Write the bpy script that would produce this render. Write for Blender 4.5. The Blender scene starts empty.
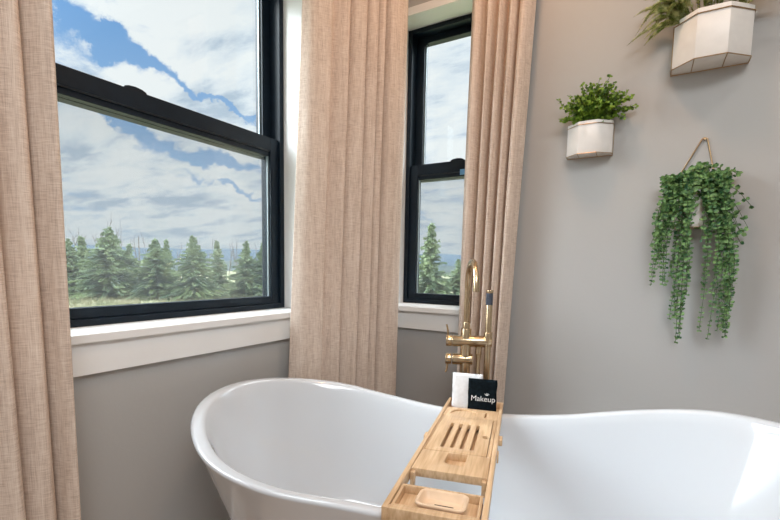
import bpy, bmesh, math, random
from mathutils import Vector, Matrix, noise
D = bpy.data
C = bpy.context.scene.collection
R = math.radians
random.seed(7)

# ------------------------------------------------------------------ materials
def mat(name):
    m = D.materials.new(name); m.use_nodes = True
    nt = m.node_tree
    return m, nt, nt.nodes['Principled BSDF'], nt.nodes['Material Output']

def node(nt, kind, **kw):
    n = nt.nodes.new(kind)
    for k, v in kw.items():
        if k in n.inputs: n.inputs[k].default_value = v
        else: setattr(n, k, v)
    return n

def mapped(nt, scale, coord='Object'):
    tc = node(nt, 'ShaderNodeTexCoord'); mp = node(nt, 'ShaderNodeMapping')
    mp.inputs['Scale'].default_value = scale
    nt.links.new(tc.outputs[coord], mp.inputs['Vector'])
    return mp.outputs['Vector']

def ramp(nt, fac, stops):
    r = node(nt, 'ShaderNodeValToRGB')
    e = r.color_ramp.elements
    while len(e) < len(stops): e.new(0.5)
    for i, (p, c) in enumerate(stops):
        e[i].position = p; e[i].color = (*c, 1)
    nt.links.new(fac, r.inputs['Fac'])
    return r.outputs['Color']

def simple(name, col, rough=.5, metal=0, var=.06, vscale=8, bump=0, bscale=120, coat=0):
    m, nt, b, out = mat(name)
    n = node(nt, 'ShaderNodeTexNoise'); n.inputs['Scale'].default_value = vscale; n.inputs['Detail'].default_value = 4
    nt.links.new(mapped(nt, (1, 1, 1)), n.inputs['Vector'])
    lo = tuple(max(0, c*(1-var)) for c in col); hi = tuple(min(1, c*(1+var)) for c in col)
    nt.links.new(ramp(nt, n.outputs['Fac'], [(.3, lo), (.7, hi)]), b.inputs['Base Color'])
    b.inputs['Roughness'].default_value = rough; b.inputs['Metallic'].default_value = metal
    if coat: b.inputs['Coat Weight'].default_value = coat; b.inputs['Coat Roughness'].default_value = .03
    if bump:
        n2 = node(nt, 'ShaderNodeTexNoise'); n2.inputs['Scale'].default_value = bscale; n2.inputs['Detail'].default_value = 3
        nt.links.new(mapped(nt, (1, 1, 1)), n2.inputs['Vector'])
        bp = node(nt, 'ShaderNodeBump'); bp.inputs['Strength'].default_value = bump; bp.inputs['Distance'].default_value = .002
        nt.links.new(n2.outputs['Fac'], bp.inputs['Height']); nt.links.new(bp.outputs['Normal'], b.inputs['Normal'])
    return m

M = {}
M['wall'] = simple('greige wall paint', (.425, .42, .41), .62, var=.02, vscale=2, bump=.12, bscale=90)
M['ceil'] = simple('white ceiling paint', (.80, .77, .72), .8, var=.02)
M['white'] = simple('white trim paint', (.80, .80, .79), .4, var=.02, vscale=4)
M['floor'] = simple('warm wood floor', (.42, .28, .17), .4, var=.12, vscale=3)
M['frame'] = simple('black window frame', (.004, .011, .020), .42, var=.2, vscale=20)
for k_ in ('frame',): M[k_].node_tree.nodes['Principled BSDF'].inputs['Specular IOR Level'].default_value = .28
M['framehi'] = simple('dark grey gasket', (.035, .042, .05), .4, var=.1)
M['steel'] = simple('pale spacer bar', (.30, .36, .38), .35, metal=.3)
M['blue'] = simple('light blue label', (.18, .42, .72), .5)
M['tub'] = simple('white acrylic', (.60, .63, .665), .10, var=.008, vscale=2, coat=.6)
M['brass'] = simple('brushed brass', (.62, .48, .31), .25, metal=1, var=.06, vscale=60)
M['brassd'] = simple('antique brass wire', (.48, .34, .20), .38, metal=1, var=.1, vscale=50)
M['rubber'] = simple('dark blue grey rubber', (.05, .06, .085), .5, var=.2, vscale=200)
M['pot'] = simple('white glazed ceramic', (.78, .76, .73), .35, var=.04, vscale=25)
M['soil'] = simple('dark soil', (.03, .022, .015), .9, var=.4, vscale=60)
M['towelw'] = simple('white terry cloth', (.82, .82, .83), .95, var=.05, vscale=90, bump=1, bscale=400)
M['towelb'] = simple('black terry cloth', (.005, .009, .012), .95, var=.5, vscale=90, bump=1, bscale=400)
for k_ in ('towelw', 'towelb'): M[k_].node_tree.nodes['Principled BSDF'].inputs['Specular IOR Level'].default_value = .08
M['thread'] = simple('white thread', (.85, .85, .85), .8)
M['stemg'] = simple('green stem', (.05, .09, .03), .6)
M['bark'] = simple('grey brown bark', (.16, .13, .11), .9, var=.3, vscale=5)
M['chrome'] = simple('chrome', (.7, .7, .7), .15, metal=1)

def bamboo():
    m, nt, b, out = mat('bamboo')
    n = node(nt, 'ShaderNodeTexNoise'); n.inputs['Scale'].default_value = 1; n.inputs['Detail'].default_value = 5
    nt.links.new(mapped(nt, (170, 9, 60)), n.inputs['Vector'])
    c = ramp(nt, n.outputs['Fac'], [(.25, (.50, .32, .17)), (.5, (.64, .44, .26)), (.75, (.72, .53, .34))])
    n3 = node(nt, 'ShaderNodeTexNoise'); n3.inputs['Scale'].default_value = 1; n3.inputs['Detail'].default_value = 1
    nt.links.new(mapped(nt, (45, 5, 20)), n3.inputs['Vector'])
    mx = node(nt, 'ShaderNodeMix', data_type='RGBA', blend_type='MULTIPLY'); mx.inputs['Factor'].default_value = .7
    nt.links.new(c, mx.inputs['A']); nt.links.new(ramp(nt, n3.outputs['Fac'], [(.35, (.78, .72, .66)), (.6, (1, 1, 1))]), mx.inputs['B'])
    nt.links.new(mx.outputs['Result'], b.inputs['Base Color'])
    b.inputs['Roughness'].default_value = .42
    return m
M['bamboo'] = bamboo()
M['bamboolight'] = simple('pale bamboo', (.72, .53, .36), .45, var=.07, vscale=30)

def linen():
    m, nt, b, out = mat('oatmeal linen')
    def nz(scale, s=1, d=3):
        n = node(nt, 'ShaderNodeTexNoise'); n.inputs['Scale'].default_value = s; n.inputs['Detail'].default_value = d
        nt.links.new(mapped(nt, scale), n.inputs['Vector']); return n.outputs['Fac']
    warp = nz((900, 900, 22)); weft = nz((40, 40, 1000)); slub = nz((90, 90, 5), d=2)
    a = node(nt, 'ShaderNodeMath', operation='ADD'); nt.links.new(warp, a.inputs[0]); nt.links.new(weft, a.inputs[1])
    a2 = node(nt, 'ShaderNodeMath', operation='MULTIPLY_ADD'); nt.links.new(slub, a2.inputs[0]); a2.inputs[1].default_value = .5; nt.links.new(a.outputs[0], a2.inputs[2])
    sc = node(nt, 'ShaderNodeMath', operation='MULTIPLY'); nt.links.new(a2.outputs[0], sc.inputs[0]); sc.inputs[1].default_value = .4
    c = ramp(nt, sc.outputs[0], [(.38, (.52, .405, .33)), (.5, (.73, .605, .51)), (.62, (.86, .76, .67))])
    nt.links.new(c, b.inputs['Base Color']); b.inputs['Roughness'].default_value = .92
    bp = node(nt, 'ShaderNodeBump'); bp.inputs['Strength'].default_value = .5; bp.inputs['Distance'].default_value = .0015
    nt.links.new(sc.outputs[0], bp.inputs['Height']); nt.links.new(bp.outputs['Normal'], b.inputs['Normal'])
    tr = node(nt, 'ShaderNodeBsdfTranslucent'); nt.links.new(c, tr.inputs['Color'])
    mx = node(nt, 'ShaderNodeMixShader'); mx.inputs['Fac'].default_value = .16
    nt.links.new(b.outputs[0], mx.inputs[1]); nt.links.new(tr.outputs[0], mx.inputs[2]); nt.links.new(mx.outputs[0], out.inputs['Surface'])
    return m
M['linen'] = linen()

def glass(name, tint, fac=1.0, film=0.0):
    m, nt, b, out = mat(name)
    t = node(nt, 'ShaderNodeBsdfTransparent'); t.inputs['Color'].default_value = (*tint, 1)
    g = node(nt, 'ShaderNodeBsdfGlossy'); g.inputs['Roughness'].default_value = .02
    f = node(nt, 'ShaderNodeFresnel'); ge = node(nt, 'ShaderNodeNewGeometry')
    ior = node(nt, 'ShaderNodeMapRange'); ior.inputs['To Min'].default_value = 1.35; ior.inputs['To Max'].default_value = 1/1.35
    nt.links.new(ge.outputs['Backfacing'], ior.inputs['Value']); nt.links.new(ior.outputs[0], f.inputs['IOR'])
    k = node(nt, 'ShaderNodeMath', operation='MULTIPLY'); nt.links.new(f.outputs[0], k.inputs[0]); k.inputs[1].default_value = fac
    mx = node(nt, 'ShaderNodeMixShader'); nt.links.new(k.outputs[0], mx.inputs['Fac'])
    nt.links.new(t.outputs[0], mx.inputs[1]); nt.links.new(g.outputs[0], mx.inputs[2]); nt.links.new(mx.outputs[0], out.inputs['Surface'])
    return m
M['glass'] = glass('window glass', (.97, .985, .98))

def mesh_screen():
    m, nt, b, out = mat('insect screen mesh')
    t = node(nt, 'ShaderNodeBsdfTransparent')
    df = node(nt, 'ShaderNodeBsdfDiffuse'); df.inputs['Color'].default_value = (.42, .46, .50, 1)
    mx = node(nt, 'ShaderNodeMixShader'); mx.inputs['Fac'].default_value = .18
    nt.links.new(t.outputs[0], mx.inputs[1]); nt.links.new(df.outputs[0], mx.inputs[2]); nt.links.new(mx.outputs[0], out.inputs['Surface'])
    return m
M['screen'] = mesh_screen()

def leafmat(name, dark, light, vs=60, transl=.25, rough=.5):
    m, nt, b, out = mat(name)
    n = node(nt, 'ShaderNodeTexNoise'); n.inputs['Scale'].default_value = vs; n.inputs['Detail'].default_value = 2
    nt.links.new(mapped(nt, (1, 1, 1)), n.inputs['Vector'])
    c = ramp(nt, n.outputs['Fac'], [(.36, dark), (.64, light)])
    nt.links.new(c, b.inputs['Base Color']); b.inputs['Roughness'].default_value = rough
    tr = node(nt, 'ShaderNodeBsdfTranslucent'); nt.links.new(c, tr.inputs['Color'])
    mx = node(nt, 'ShaderNodeMixShader'); mx.inputs['Fac'].default_value = transl
    nt.links.new(b.outputs[0], mx.inputs[1]); nt.links.new(tr.outputs[0], mx.inputs[2]); nt.links.new(mx.outputs[0], out.inputs['Surface'])
    return m
M['eucalyptus'] = leafmat('eucalyptus leaf', (.022, .10, .035), (.25, .43, .15), 70)
M['boxwood'] = leafmat('boxwood leaf', (.05, .13, .012), (.28, .44, .05), 50)
M['fern'] = leafmat('fern leaf', (.15, .22, .03), (.64, .65, .32), 50)
M['spruce'] = leafmat('spruce needles', (.15, .22, .14), (.34, .42, .22), 1.6, .1, .8)
M['grass'] = leafmat('dry grass', (.15, .17, .07), (.42, .38, .24), 1.2, .2, .9)

def field():
    m, nt, b, out = mat('meadow')
    n = node(nt, 'ShaderNodeTexNoise'); n.inputs['Scale'].default_value = .5; n.inputs['Detail'].default_value = 6
    nt.links.new(mapped(nt, (1, 1, 1)), n.inputs['Vector'])
    nt.links.new(ramp(nt, n.outputs['Fac'], [(.35, (.10, .13, .05)), (.5, (.24, .24, .13)), (.65, (.36, .33, .22))]), b.inputs['Base Color'])
    b.inputs['Roughness'].default_value = 1
    return m
M['field'] = field()
M['hill'] = simple('haze tinted distant hills', (.055, .085, .115), 1, var=.12, vscale=.01)  # blue of distance haze put into the hills' base colour
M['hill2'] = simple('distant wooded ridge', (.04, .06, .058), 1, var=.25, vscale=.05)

# ------------------------------------------------------------------ helpers
def link(name, bm, m, parent=None, smooth=False, loc=None):
    me = D.meshes.new(name); bm.to_mesh(me); bm.free()
    if m is not None: me.materials.append(m)
    for p in me.polygons: p.use_smooth = smooth
    o = D.objects.new(name, me); C.objects.link(o)
    if parent: o.parent = parent
    if loc: o.location = loc
    return o

def tag(o, label=None, cat=None, group=None, kind=None):
    if label: o['label'] = label
    if cat: o['category'] = cat
    if group: o['group'] = group
    if kind: o['kind'] = kind
    return o

def empty(name, loc=(0, 0, 0), rz=0):
    o = D.objects.new(name, None); C.objects.link(o); o.location = loc; o.rotation_euler = (0, 0, rz)
    o.empty_display_size = .05
    return o

def box(bm, a, b, bevel=0):
    x0, y0, z0 = a; x1, y1, z1 = b
    vs = [bm.verts.new(p) for p in [(x0,y0,z0),(x1,y0,z0),(x1,y1,z0),(x0,y1,z0),(x0,y0,z1),(x1,y0,z1),(x1,y1,z1),(x0,y1,z1)]]
    fs = [bm.faces.new([vs[i] for i in f]) for f in [(0,3,2,1),(4,5,6,7),(0,1,5,4),(1,2,6,5),(2,3,7,6),(3,0,4,7)]]
    if bevel:
        es = list({e for f in fs for e in f.edges})
        bmesh.ops.bevel(bm, geom=es, offset=bevel, segments=2, affect='EDGES', profile=.6)

def tube(bm, pts, rad, seg=10, caps=True):
    pts = [Vector(p) for p in pts]; n = len(pts)
    rads = rad if isinstance(rad, (list, tuple)) else [rad]*n
    rings = []; prev = None
    for i, p in enumerate(pts):
        t = (pts[min(i+1, n-1)] - pts[max(i-1, 0)]).normalized()
        if prev is None:
            a = Vector((0, 0, 1)) if abs(t.z) < .9 else Vector((1, 0, 0))
            x = t.cross(a).normalized()
        else:
            x = (prev - t*prev.dot(t)).normalized()
        prev = x; y = t.cross(x)
        rings.append([bm.verts.new(p + (x*math.cos(k*2*math.pi/seg) + y*math.sin(k*2*math.pi/seg))*rads[i]) for k in range(seg)])
    for i in range(n-1):
        for k in range(seg):
            bm.faces.new([rings[i][k], rings[i][(k+1) % seg], rings[i+1][(k+1) % seg], rings[i+1][k]])
    if caps:
        bm.faces.new([bm.verts.new(q.co) for q in rings[0][::-1]]); bm.faces.new([bm.verts.new(q.co) for q in rings[-1]])

def cyl(bm, p0, p1, r, seg=24, bev=0):
    p0, p1 = Vector(p0), Vector(p1); d = (p1-p0); L = d.length; d.normalize()
    if bev: tube(bm, [p0, p0+d*bev*.3, p0+d*bev, p1-d*bev, p1-d*bev*.3, p1], [r-bev, r-bev*.3, r, r, r-bev*.3, r-bev], seg)
    else: tube(bm, [p0, p1], r, seg)

def spline(ctrl, n):
    """Catmull-Rom through control points, n samples."""
    P = [Vector(c) for c in ctrl]
    P = [P[0]*2-P[1]] + P + [P[-1]*2-P[-2]]
    out = []; S = len(P)-3
    for i in range(n):
        f = i/(n-1)*S; k = min(int(f), S-1); t = f-k
        a, b, c, d = P[k:k+4]
        out.append(.5*((2*b) + (c-a)*t + (2*a-5*b+4*c-d)*t*t + (3*b-a-3*c+d)*t**3))
    return out

def prism(bm, pts, z0, z1):
    lo = [bm.verts.new((x, y, z0)) for x, y in pts]; hi = [bm.verts.new((x, y, z1)) for x, y in pts]
    n = len(pts)
    bm.faces.new(lo[::-1]); bm.faces.new(hi)
    for i in range(n): bm.faces.new([lo[i], lo[(i+1) % n], hi[(i+1) % n], hi[i]])

def bevel_mod(o, w=.002, seg=2):
    b = o.modifiers.new('bevel', 'BEVEL'); b.width = w; b.segments = seg; b.limit_method = 'ANGLE'; b.angle_limit = R(40)
    for p in o.data.polygons: p.use_smooth = True
    return o

def plate_with_holes(bm, outer, holes, z0, z1):
    """flat plate in xy with polygonal holes; outer & holes lists of (x,y)"""
    from mathutils.geometry import tessellate_polygon
    loops = [[Vector((x, y, 0)) for x, y in outer]] + [[Vector((x, y, 0)) for x, y in h] for h in holes]
    flat = [p for l in loops for p in l]
    tris = tessellate_polygon(loops)
    top = [bm.verts.new((p.x, p.y, z1)) for p in flat]; bot = [bm.verts.new((p.x, p.y, z0)) for p in flat]
    for a, b, c in tris:
        try:
            bm.faces.new([top[a], top[b], top[c]]); bm.faces.new([bot[c], bot[b], bot[a]])
        except ValueError: pass
    k = 0
    for l in loops:
        n = len(l)
        for i in range(n): bm.faces.new([bot[k+i], bot[k+(i+1) % n], top[k+(i+1) % n], top[k+i]])
        k += n
    bmesh.ops.recalc_face_normals(bm, faces=bm.faces)

# ------------------------------------------------------------------ room
WA, WB = .13, -.17            # inner faces of the left and back walls (window frames stand at x=0 and y=0)
RX, RY, CH = 3.7, -4.3, 2.75
A_Y0, A_Y1 = -2.15, -.613     # window 1 opening
B_X0, B_X1 = .240, .80        # window 2 opening
Z0, Z1 = .848, 2.20

def wall_with_hole(name, m, axis, t0, t1, lo, hi, h0, h1):
    bm = bmesh.new()
    def b(u0, u1, z0, z1):
        if axis == 'x': box(bm, (t0, u0, z0), (t1, u1, z1))
        else: box(bm, (u0, t0, z0), (u1, t1, z1))
    b(lo, h0, 0, CH); b(h1, hi, 0, CH); b(h0, h1, 0, Z0-.001); b(h0, h1, Z1, CH)
    return tag(link(name, bm, m), kind='structure')
wall_with_hole('wall_left', M['wall'], 'x', -.12, WA, RY, .12, A_Y0, A_Y1)
wall_with_hole('wall_back', M['wall'], 'y', WB, .12, WA, RX, B_X0, B_X1)
bm = bmesh.new(); box(bm, (RX, RY, 0), (RX+.12, .12, CH)); tag(link('wall_right', bm, M['wall']), kind='structure')
bm = bmesh.new(); box(bm, (-.12, RY-.12, 0), (RX+.12, RY, CH)); tag(link('wall_front', bm, M['wall']), kind='structure')
bm = bmesh.new(); box(bm, (-.12, RY-.12, -.12), (RX+.12, .12, 0)); tag(link('floor', bm, M['floor']), kind='structure')
bm = bmesh.new(); box(bm, (-.12, RY-.12, CH), (RX+.12, .12, CH+.12)); tag(link('ceiling', bm, M['ceil']), kind='structure')

# plaster returns around the openings, painted white
def returns(name, axis, h0, h1, face):
    bm = bmesh.new(); t = .004
    if axis == 'x':
        box(bm, (0, h0-.0, Z0), (face, h0+t, Z1)); box(bm, (0, h1-t, Z0), (face, h1, Z1)); box(bm, (0, h0+t, Z1-t), (face, h1-t, Z1))
    else:
        box(bm, (h0, face, Z0), (h0+t, 0, Z1)); box(bm, (h1-t, face, Z0), (h1, 0, Z1)); a_ = [bm.verts.new(q) for x in (h0+t, h1-t) for q in ((x, face, Z1), (x, face, Z1-.034), (x, 0, Z1-.004), (x, 0, Z1))]
        for f_ in ((0, 1, 2, 3), (7, 6, 5, 4), (0, 4, 5, 1), (1, 5, 6, 2), (2, 6, 7, 3), (3, 7, 4, 0)): bm.faces.new([a_[i] for i in f_])
    tag(link(name, bm, M['white']), kind='structure')
returns('trim_1', 'x', A_Y0, A_Y1, WA)
returns('trim_2', 'y', B_X0, B_X1, WB)
# sills with aprons
bm = bmesh.new()
box(bm, (0, A_Y0+.005, Z0-.001), (WA, A_Y1-.005, Z0+.001)); box(bm, (WA, A_Y0-.05, Z0-.022), (WA+.025, A_Y1+.05, Z0+.001), .003)
s1 = tag(link('trim_3', bm, M['white']), 'white window sill board under the wide window', kind='structure')
bm = bmesh.new(); box(bm, (WA, A_Y0-.03, Z0-.104), (WA+.014, A_Y1+.03, Z0-.022)); link('apron', bm, M['white'], s1)
bm = bmesh.new()
box(bm, (B_X0+.005, WB, Z0-.001), (B_X1-.005, 0, Z0+.001)); box(bm, (B_X0-.012, WB-.03, Z0-.022), (B_X1+.04, WB, Z0+.001), .003)
s2 = tag(link('trim_4', bm, M['white']), 'white window sill board under the narrow window', kind='structure')
bm = bmesh.new(); box(bm, (B_X0+.0, WB-.014, Z0-.104), (B_X1+.03, WB, Z0-.022)); link('apron', bm, M['white'], s2)
# skirting
bm = bmesh.new(); box(bm, (WA, RY, 0), (WA+.014, WB-.014, .12)); tag(link('baseboard_left', bm, M['white']), kind='structure')
bm = bmesh.new(); box(bm, (WA, WB-.014, 0), (RX, WB, .12)); tag(link('baseboard_back', bm, M['white']), kind='structure')

# ------------------------------------------------------------------ windows (built in local u = along wall, w = towards the room, z)
ZM0, ZM1 = 1.474, 1.547       # meeting rail
def window(name, label, u0, u1, place):
    root = empty(name); tag(root, label, kind='structure')
    def B(bm, ua, ub, wa, wb, za, zb, bev=.0015):
        bx = place(ua, ub, wa, wb, za, zb); box(bm, *bx, bev)
    F = .026; S = .041
    bm = bmesh.new()
    B(bm, u0, u0+F, -.11, 0, Z0, Z1); B(bm, u1-F, u1, -.11, 0, Z0, Z1)
    B(bm, u0+F, u1-F, -.11, 0, Z1-.024, Z1); B(bm, u0+F, u1-F, -.11, 0, Z0, Z0+.022)
    link('outer_frame', bm, M['frame'], root)
    # upper sash, set further out
    bm = bmesh.new(); a, b = -.095, -.055
    B(bm, u0+F, u0+F+S, a, b, ZM0, Z1-.024); B(bm, u1-F-S, u1-F, a, b, ZM0, Z1-.024)
    B(bm, u0+F+S, u1-F-S, a, b, Z1-.024-.030, Z1-.024); B(bm, u0+F+S, u1-F-S, a, b, ZM0, ZM0+.04)
    up = link('upper_sash', bm, M['frame'], root)
    bm = bmesh.new(); box(bm, *place(u0+F+S-.004, u1-F-S+.004, -.079, -.075, ZM0+.03, Z1-.05)); link('pane', bm, M['glass'], up)
    bm = bmesh.new(); g = .006
    B(bm, u0+F+S, u0+F+S+g, -.075, -.069, ZM0+.04, Z1-.054, 0); B(bm, u1-F-S-g, u1-F-S, -.075, -.069, ZM0+.04, Z1-.054, 0)
    link('spacer', bm, M['steel'], up)
    # lower sash, nearer the room
    bm = bmesh.new(); a, b = -.05, -.012; S2 = .042
    B(bm, u0+F, u0+F+S2, a, b, Z0+.022, ZM1); B(bm, u1-F-S2, u1-F, a, b, Z0+.022, ZM1)
    B(bm, u0+F+S2, u1-F-S2, a, b, Z0+.022, Z0+.052); B(bm, u0+F+S2, u1-F-S2, a, b, ZM0+.022, ZM1)
    B(bm, u0+F+S2, u1-F-S2, a, b-.010, ZM0, ZM0+.019)
    lo = link('lower_sash', bm, M['frame'], root)
    bm = bmesh.new(); B(bm, u0+F+S2, u1-F-S2, a, b-.003, ZM0+.019, ZM0+.022, 0)
    link('gasket', bm, M['framehi'], lo)
    bm = bmesh.new(); box(bm, *place(u0+F+S2-.004, u1-F-S2+.004, -.034, -.030, Z0+.045, ZM0+.01)); link('pane', bm, M['glass'], lo)
    bm = bmesh.new(); g = .005
    B(bm, u0+F+S2, u0+F+S2+g, -.030, -.024, Z0+.052, ZM0, 0); B(bm, u1-F-S2-g, u1-F-S2, -.030, -.024, Z0+.052, ZM0, 0)
    link('spacer', bm, M['steel'], lo)
    bm = bmesh.new(); box(bm, *place(u0+F, u1-F, -.1045, -.1035, Z0+.022, ZM0+.02)); link('insect_screen', bm, M['screen'], root)
    return root, lo
def placeA(ua, ub, wa, wb, za, zb): return (wa, ua, za), (wb, ub, zb)
def placeB(ua, ub, wa, wb, za, zb): return (ua, -wb, za), (ub, -wa, zb)
w1, lo1 = window('window_1', 'wide black framed sash window with a view of spruce trees', A_Y0, A_Y1, placeA)
w2, lo2 = window('window_2', 'narrow black framed sash window behind the gold tub filler', B_X0, B_X1, placeB)
def lock(parent, x, y, axis):
    bm = bmesh.new()
    n = 16
    prof = [(-.036, 0), (-.033, .006), (-.02, .011), (0, .013), (.02, .011), (.033, .006), (.036, 0)]
    a = []
    for s in (-.012, .012):
        a.append([bm.verts.new((p, s, q)) for p, q in prof])
    for i in range(len(prof)-1): bm.faces.new([a[0][i], a[0][i+1], a[1][i+1], a[1][i]])
    bm.faces.new(a[0][::-1]); bm.faces.new(a[1])
    if axis == 'x': bmesh.ops.rotate(bm, verts=bm.verts, matrix=Matrix.Rotation(R(90), 3, 'Z'))
    bmesh.ops.translate(bm, verts=bm.verts, vec=(x, y, ZM1))
    link('sash_lock', bm, M['frame'], parent)
lock(lo1, -.03, -1.225, 'x')
lock(lo2, .515, .03, 'y')
bm = bmesh.new(); box(bm, (.535, .0105, ZM0+.004), (.60, .012, ZM0+.03)); tag(link('label_sticker', bm, M['blue'], lo2), 'light blue sticker')

# ------------------------------------------------------------------ curtains
def curtain(name, label, top, bot, z0=.012, z1=2.45, nz=26, cols=260, lean=None):
    """top and bot: plan control points of the same count; a pleated sheet hangs between them"""
    T = spline([(x, y, 0) for x, y in top], cols); B_ = spline([(x, y, 0) for x, y in bot], cols)
    bm = bmesh.new(); rows = []
    for j in range(nz+1):
        f = j/nz; z = z1 + (z0-z1)*f; e = f
        row = []
        for i in range(cols):
            p = T[i].lerp(B_[i], e)
            nx = noise.noise(Vector((i*.03, z*1.3, len(label)*.37)))*.004
            row.append(bm.verts.new((p.x+nx, p.y-nx*.6, z)))
        rows.append(row)
    for j in range(nz):
        for i in range(cols-1):
            bm.faces.new([rows[j][i], rows[j][i+1], rows[j+1][i+1], rows[j+1][i]])
    o = link(name, bm, M['linen'], smooth=True)
    s = o.modifiers.new('cloth', 'SOLIDIFY'); s.thickness = .002; s.offset = 0
    return tag(o, label, 'curtain')

def chord(p0, p1, prof, side):
    p0, p1 = Vector(p0), Vector(p1); d = p1-p0; n = Vector((d.y, -d.x)).normalized()*side
    return [tuple(p0 + d*f + n*a) for f, a in prof]
# corner bundle: from the wide window's right edge round the corner to the narrow window
cprof = [(0, .0), (.05, .020), (.12, .030), (.20, .036), (.215, .012), (.25, .010), (.32, .030), (.37, .034), (.385, .008), (.42, .030), (.49, .044), (.515, .040), (.525, -.004),
         (.56, .034), (.61, .046), (.628, .042), (.636, -.006), (.665, .034), (.70, .044), (.712, .038), (.722, -.006), (.755, .040), (.80, .052), (.87, .056), (.94, .05), (.985, .022), (1, -.01), (.96, -.012)]
cprof = [(f_, a_*1.55-.010) for f_, a_ in cprof]
top = chord((.205, -.700), (.364, -.265), cprof, 1)
bot = chord((.195, -.825), (.326, -.27), [(f, a*1.0) for f, a in cprof], 1)
curtain('curtain', 'beige linen curtain hanging in the corner between the two windows', top, bot)
# right panel
rprof = []
nw = 6
xs = [0, .10, .20, .30, .41, .50, .59, .68, .78, .89, 1]
rp = [(0, .0), (.05, .03), (.13, .058), (.20, .045), (.245, .0), (.29, .02), (.34, .058), (.385, .045), (.42, .0), (.47, .03), (.53, .06), (.575, .04), (.60, .0),
      (.65, .03), (.70, .058), (.75, .035), (.775, .0), (.82, .04), (.875, .055), (.94, .035), (1, .0)]
top = [(.672+.262*f, -.240-a) for f, a in rp]
bot = [(.650+.198*f, -.242-a*.98) for f, a in rp]
curtain('curtain', 'beige linen curtain to the right of the narrow window behind the gold tub filler', top, bot)
# left panel near the camera
def saw(cr, dep):
    out = [(0, -.02)]
    for k, (c0_, c1_) in enumerate(zip(cr, cr[1:])):
        w_ = c1_-c0_; d_ = dep*(1, .78, 1.05, .9, 1)[k % 5]
        out += [(c0_-.004, .012*d_/dep), (c0_+.02*w_, .75*d_), (c0_+.22*w_, d_*1.05), (c0_+.5*w_, d_*.86), (c0_+.8*w_, d_*.40), (c1_-.05*w_, .0)]
    return out
top = [(.200+a, -1.548-.52*f) for f, a in saw([0.01, .135, .27, .42, .58, .78, 1], .062)]
bot = [(.200+a, -1.540-.52*f) for f, a in saw([0.01, .080, .190, .33, .50, .72, 1], .066)]
curtain('curtain', 'beige linen curtain at the left of the wide window, nearest to the camera', top, bot)
# rods over the windows
def rod(label, p0, p1, brs, off):
    r = empty('curtain_rod', p0); tag(r, label, 'curtain rod')
    L = Vector(p1)-Vector(p0)
    bm = bmesh.new(); cyl(bm, (0, 0, 0), L, .011, 16, .002); link('pole', bm, M['frame'], r, True)
    for t in brs:
        bm = bmesh.new(); q = L*t
        tube(bm, [q, q+Vector(off)], .007, 10); link('bracket', bm, M['frame'], r, True)
rod('black curtain rod above the wide window', (.24, -2.5, 2.465), (.24, -.30, 2.465), (.04, .5, .96), (-.11, 0, 0))
rod('black curtain rod above the narrow window', (.27, -.275, 2.465), (1.05, -.275, 2.465), (.12, .95), (0, .105, 0))

# ------------------------------------------------------------------ bathtub
TC = Vector((1.006, -.955)); TH = .182; TA, TB = .804, .388; N1, QE = 4.2, 2.0
KV = [.085, .017, -.001, .008, .013, .017, .046, .082, .103]
KB = [.001, .036, .008, -.027, -.031, -.013, .003, .008, -.001]
def hinterp(u, kv):
    n = len(kv); f = (u+1)/2*(n-1); i = min(max(int(f), 0), n-2); t = f-i
    g = lambda k: (kv[min(k+1, n-1)]-kv[max(k-1, 0)])/(min(k+1, n-1)-max(k-1, 0))
    return (2*t**3-3*t**2+1)*kv[i]+(t**3-2*t**2+t)*g(i)+(-2*t**3+3*t**2)*kv[i+1]+(t**3-t**2)*g(i+1)
def tub_xy(th, a, b, n=N1, qe=QE):
    c, s = math.cos(th), math.sin(th)
    x = a*c; y = b*math.copysign(max(1-abs(c)**n, 0)**(1/qe), s)
    return x, y
def rimz(th):
    u = math.cos(th)
    return 1.03-.469 + hinterp(u, KV) + hinterp(u, KB)*max(math.sin(th), 0)**.7
NT = 160
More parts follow.
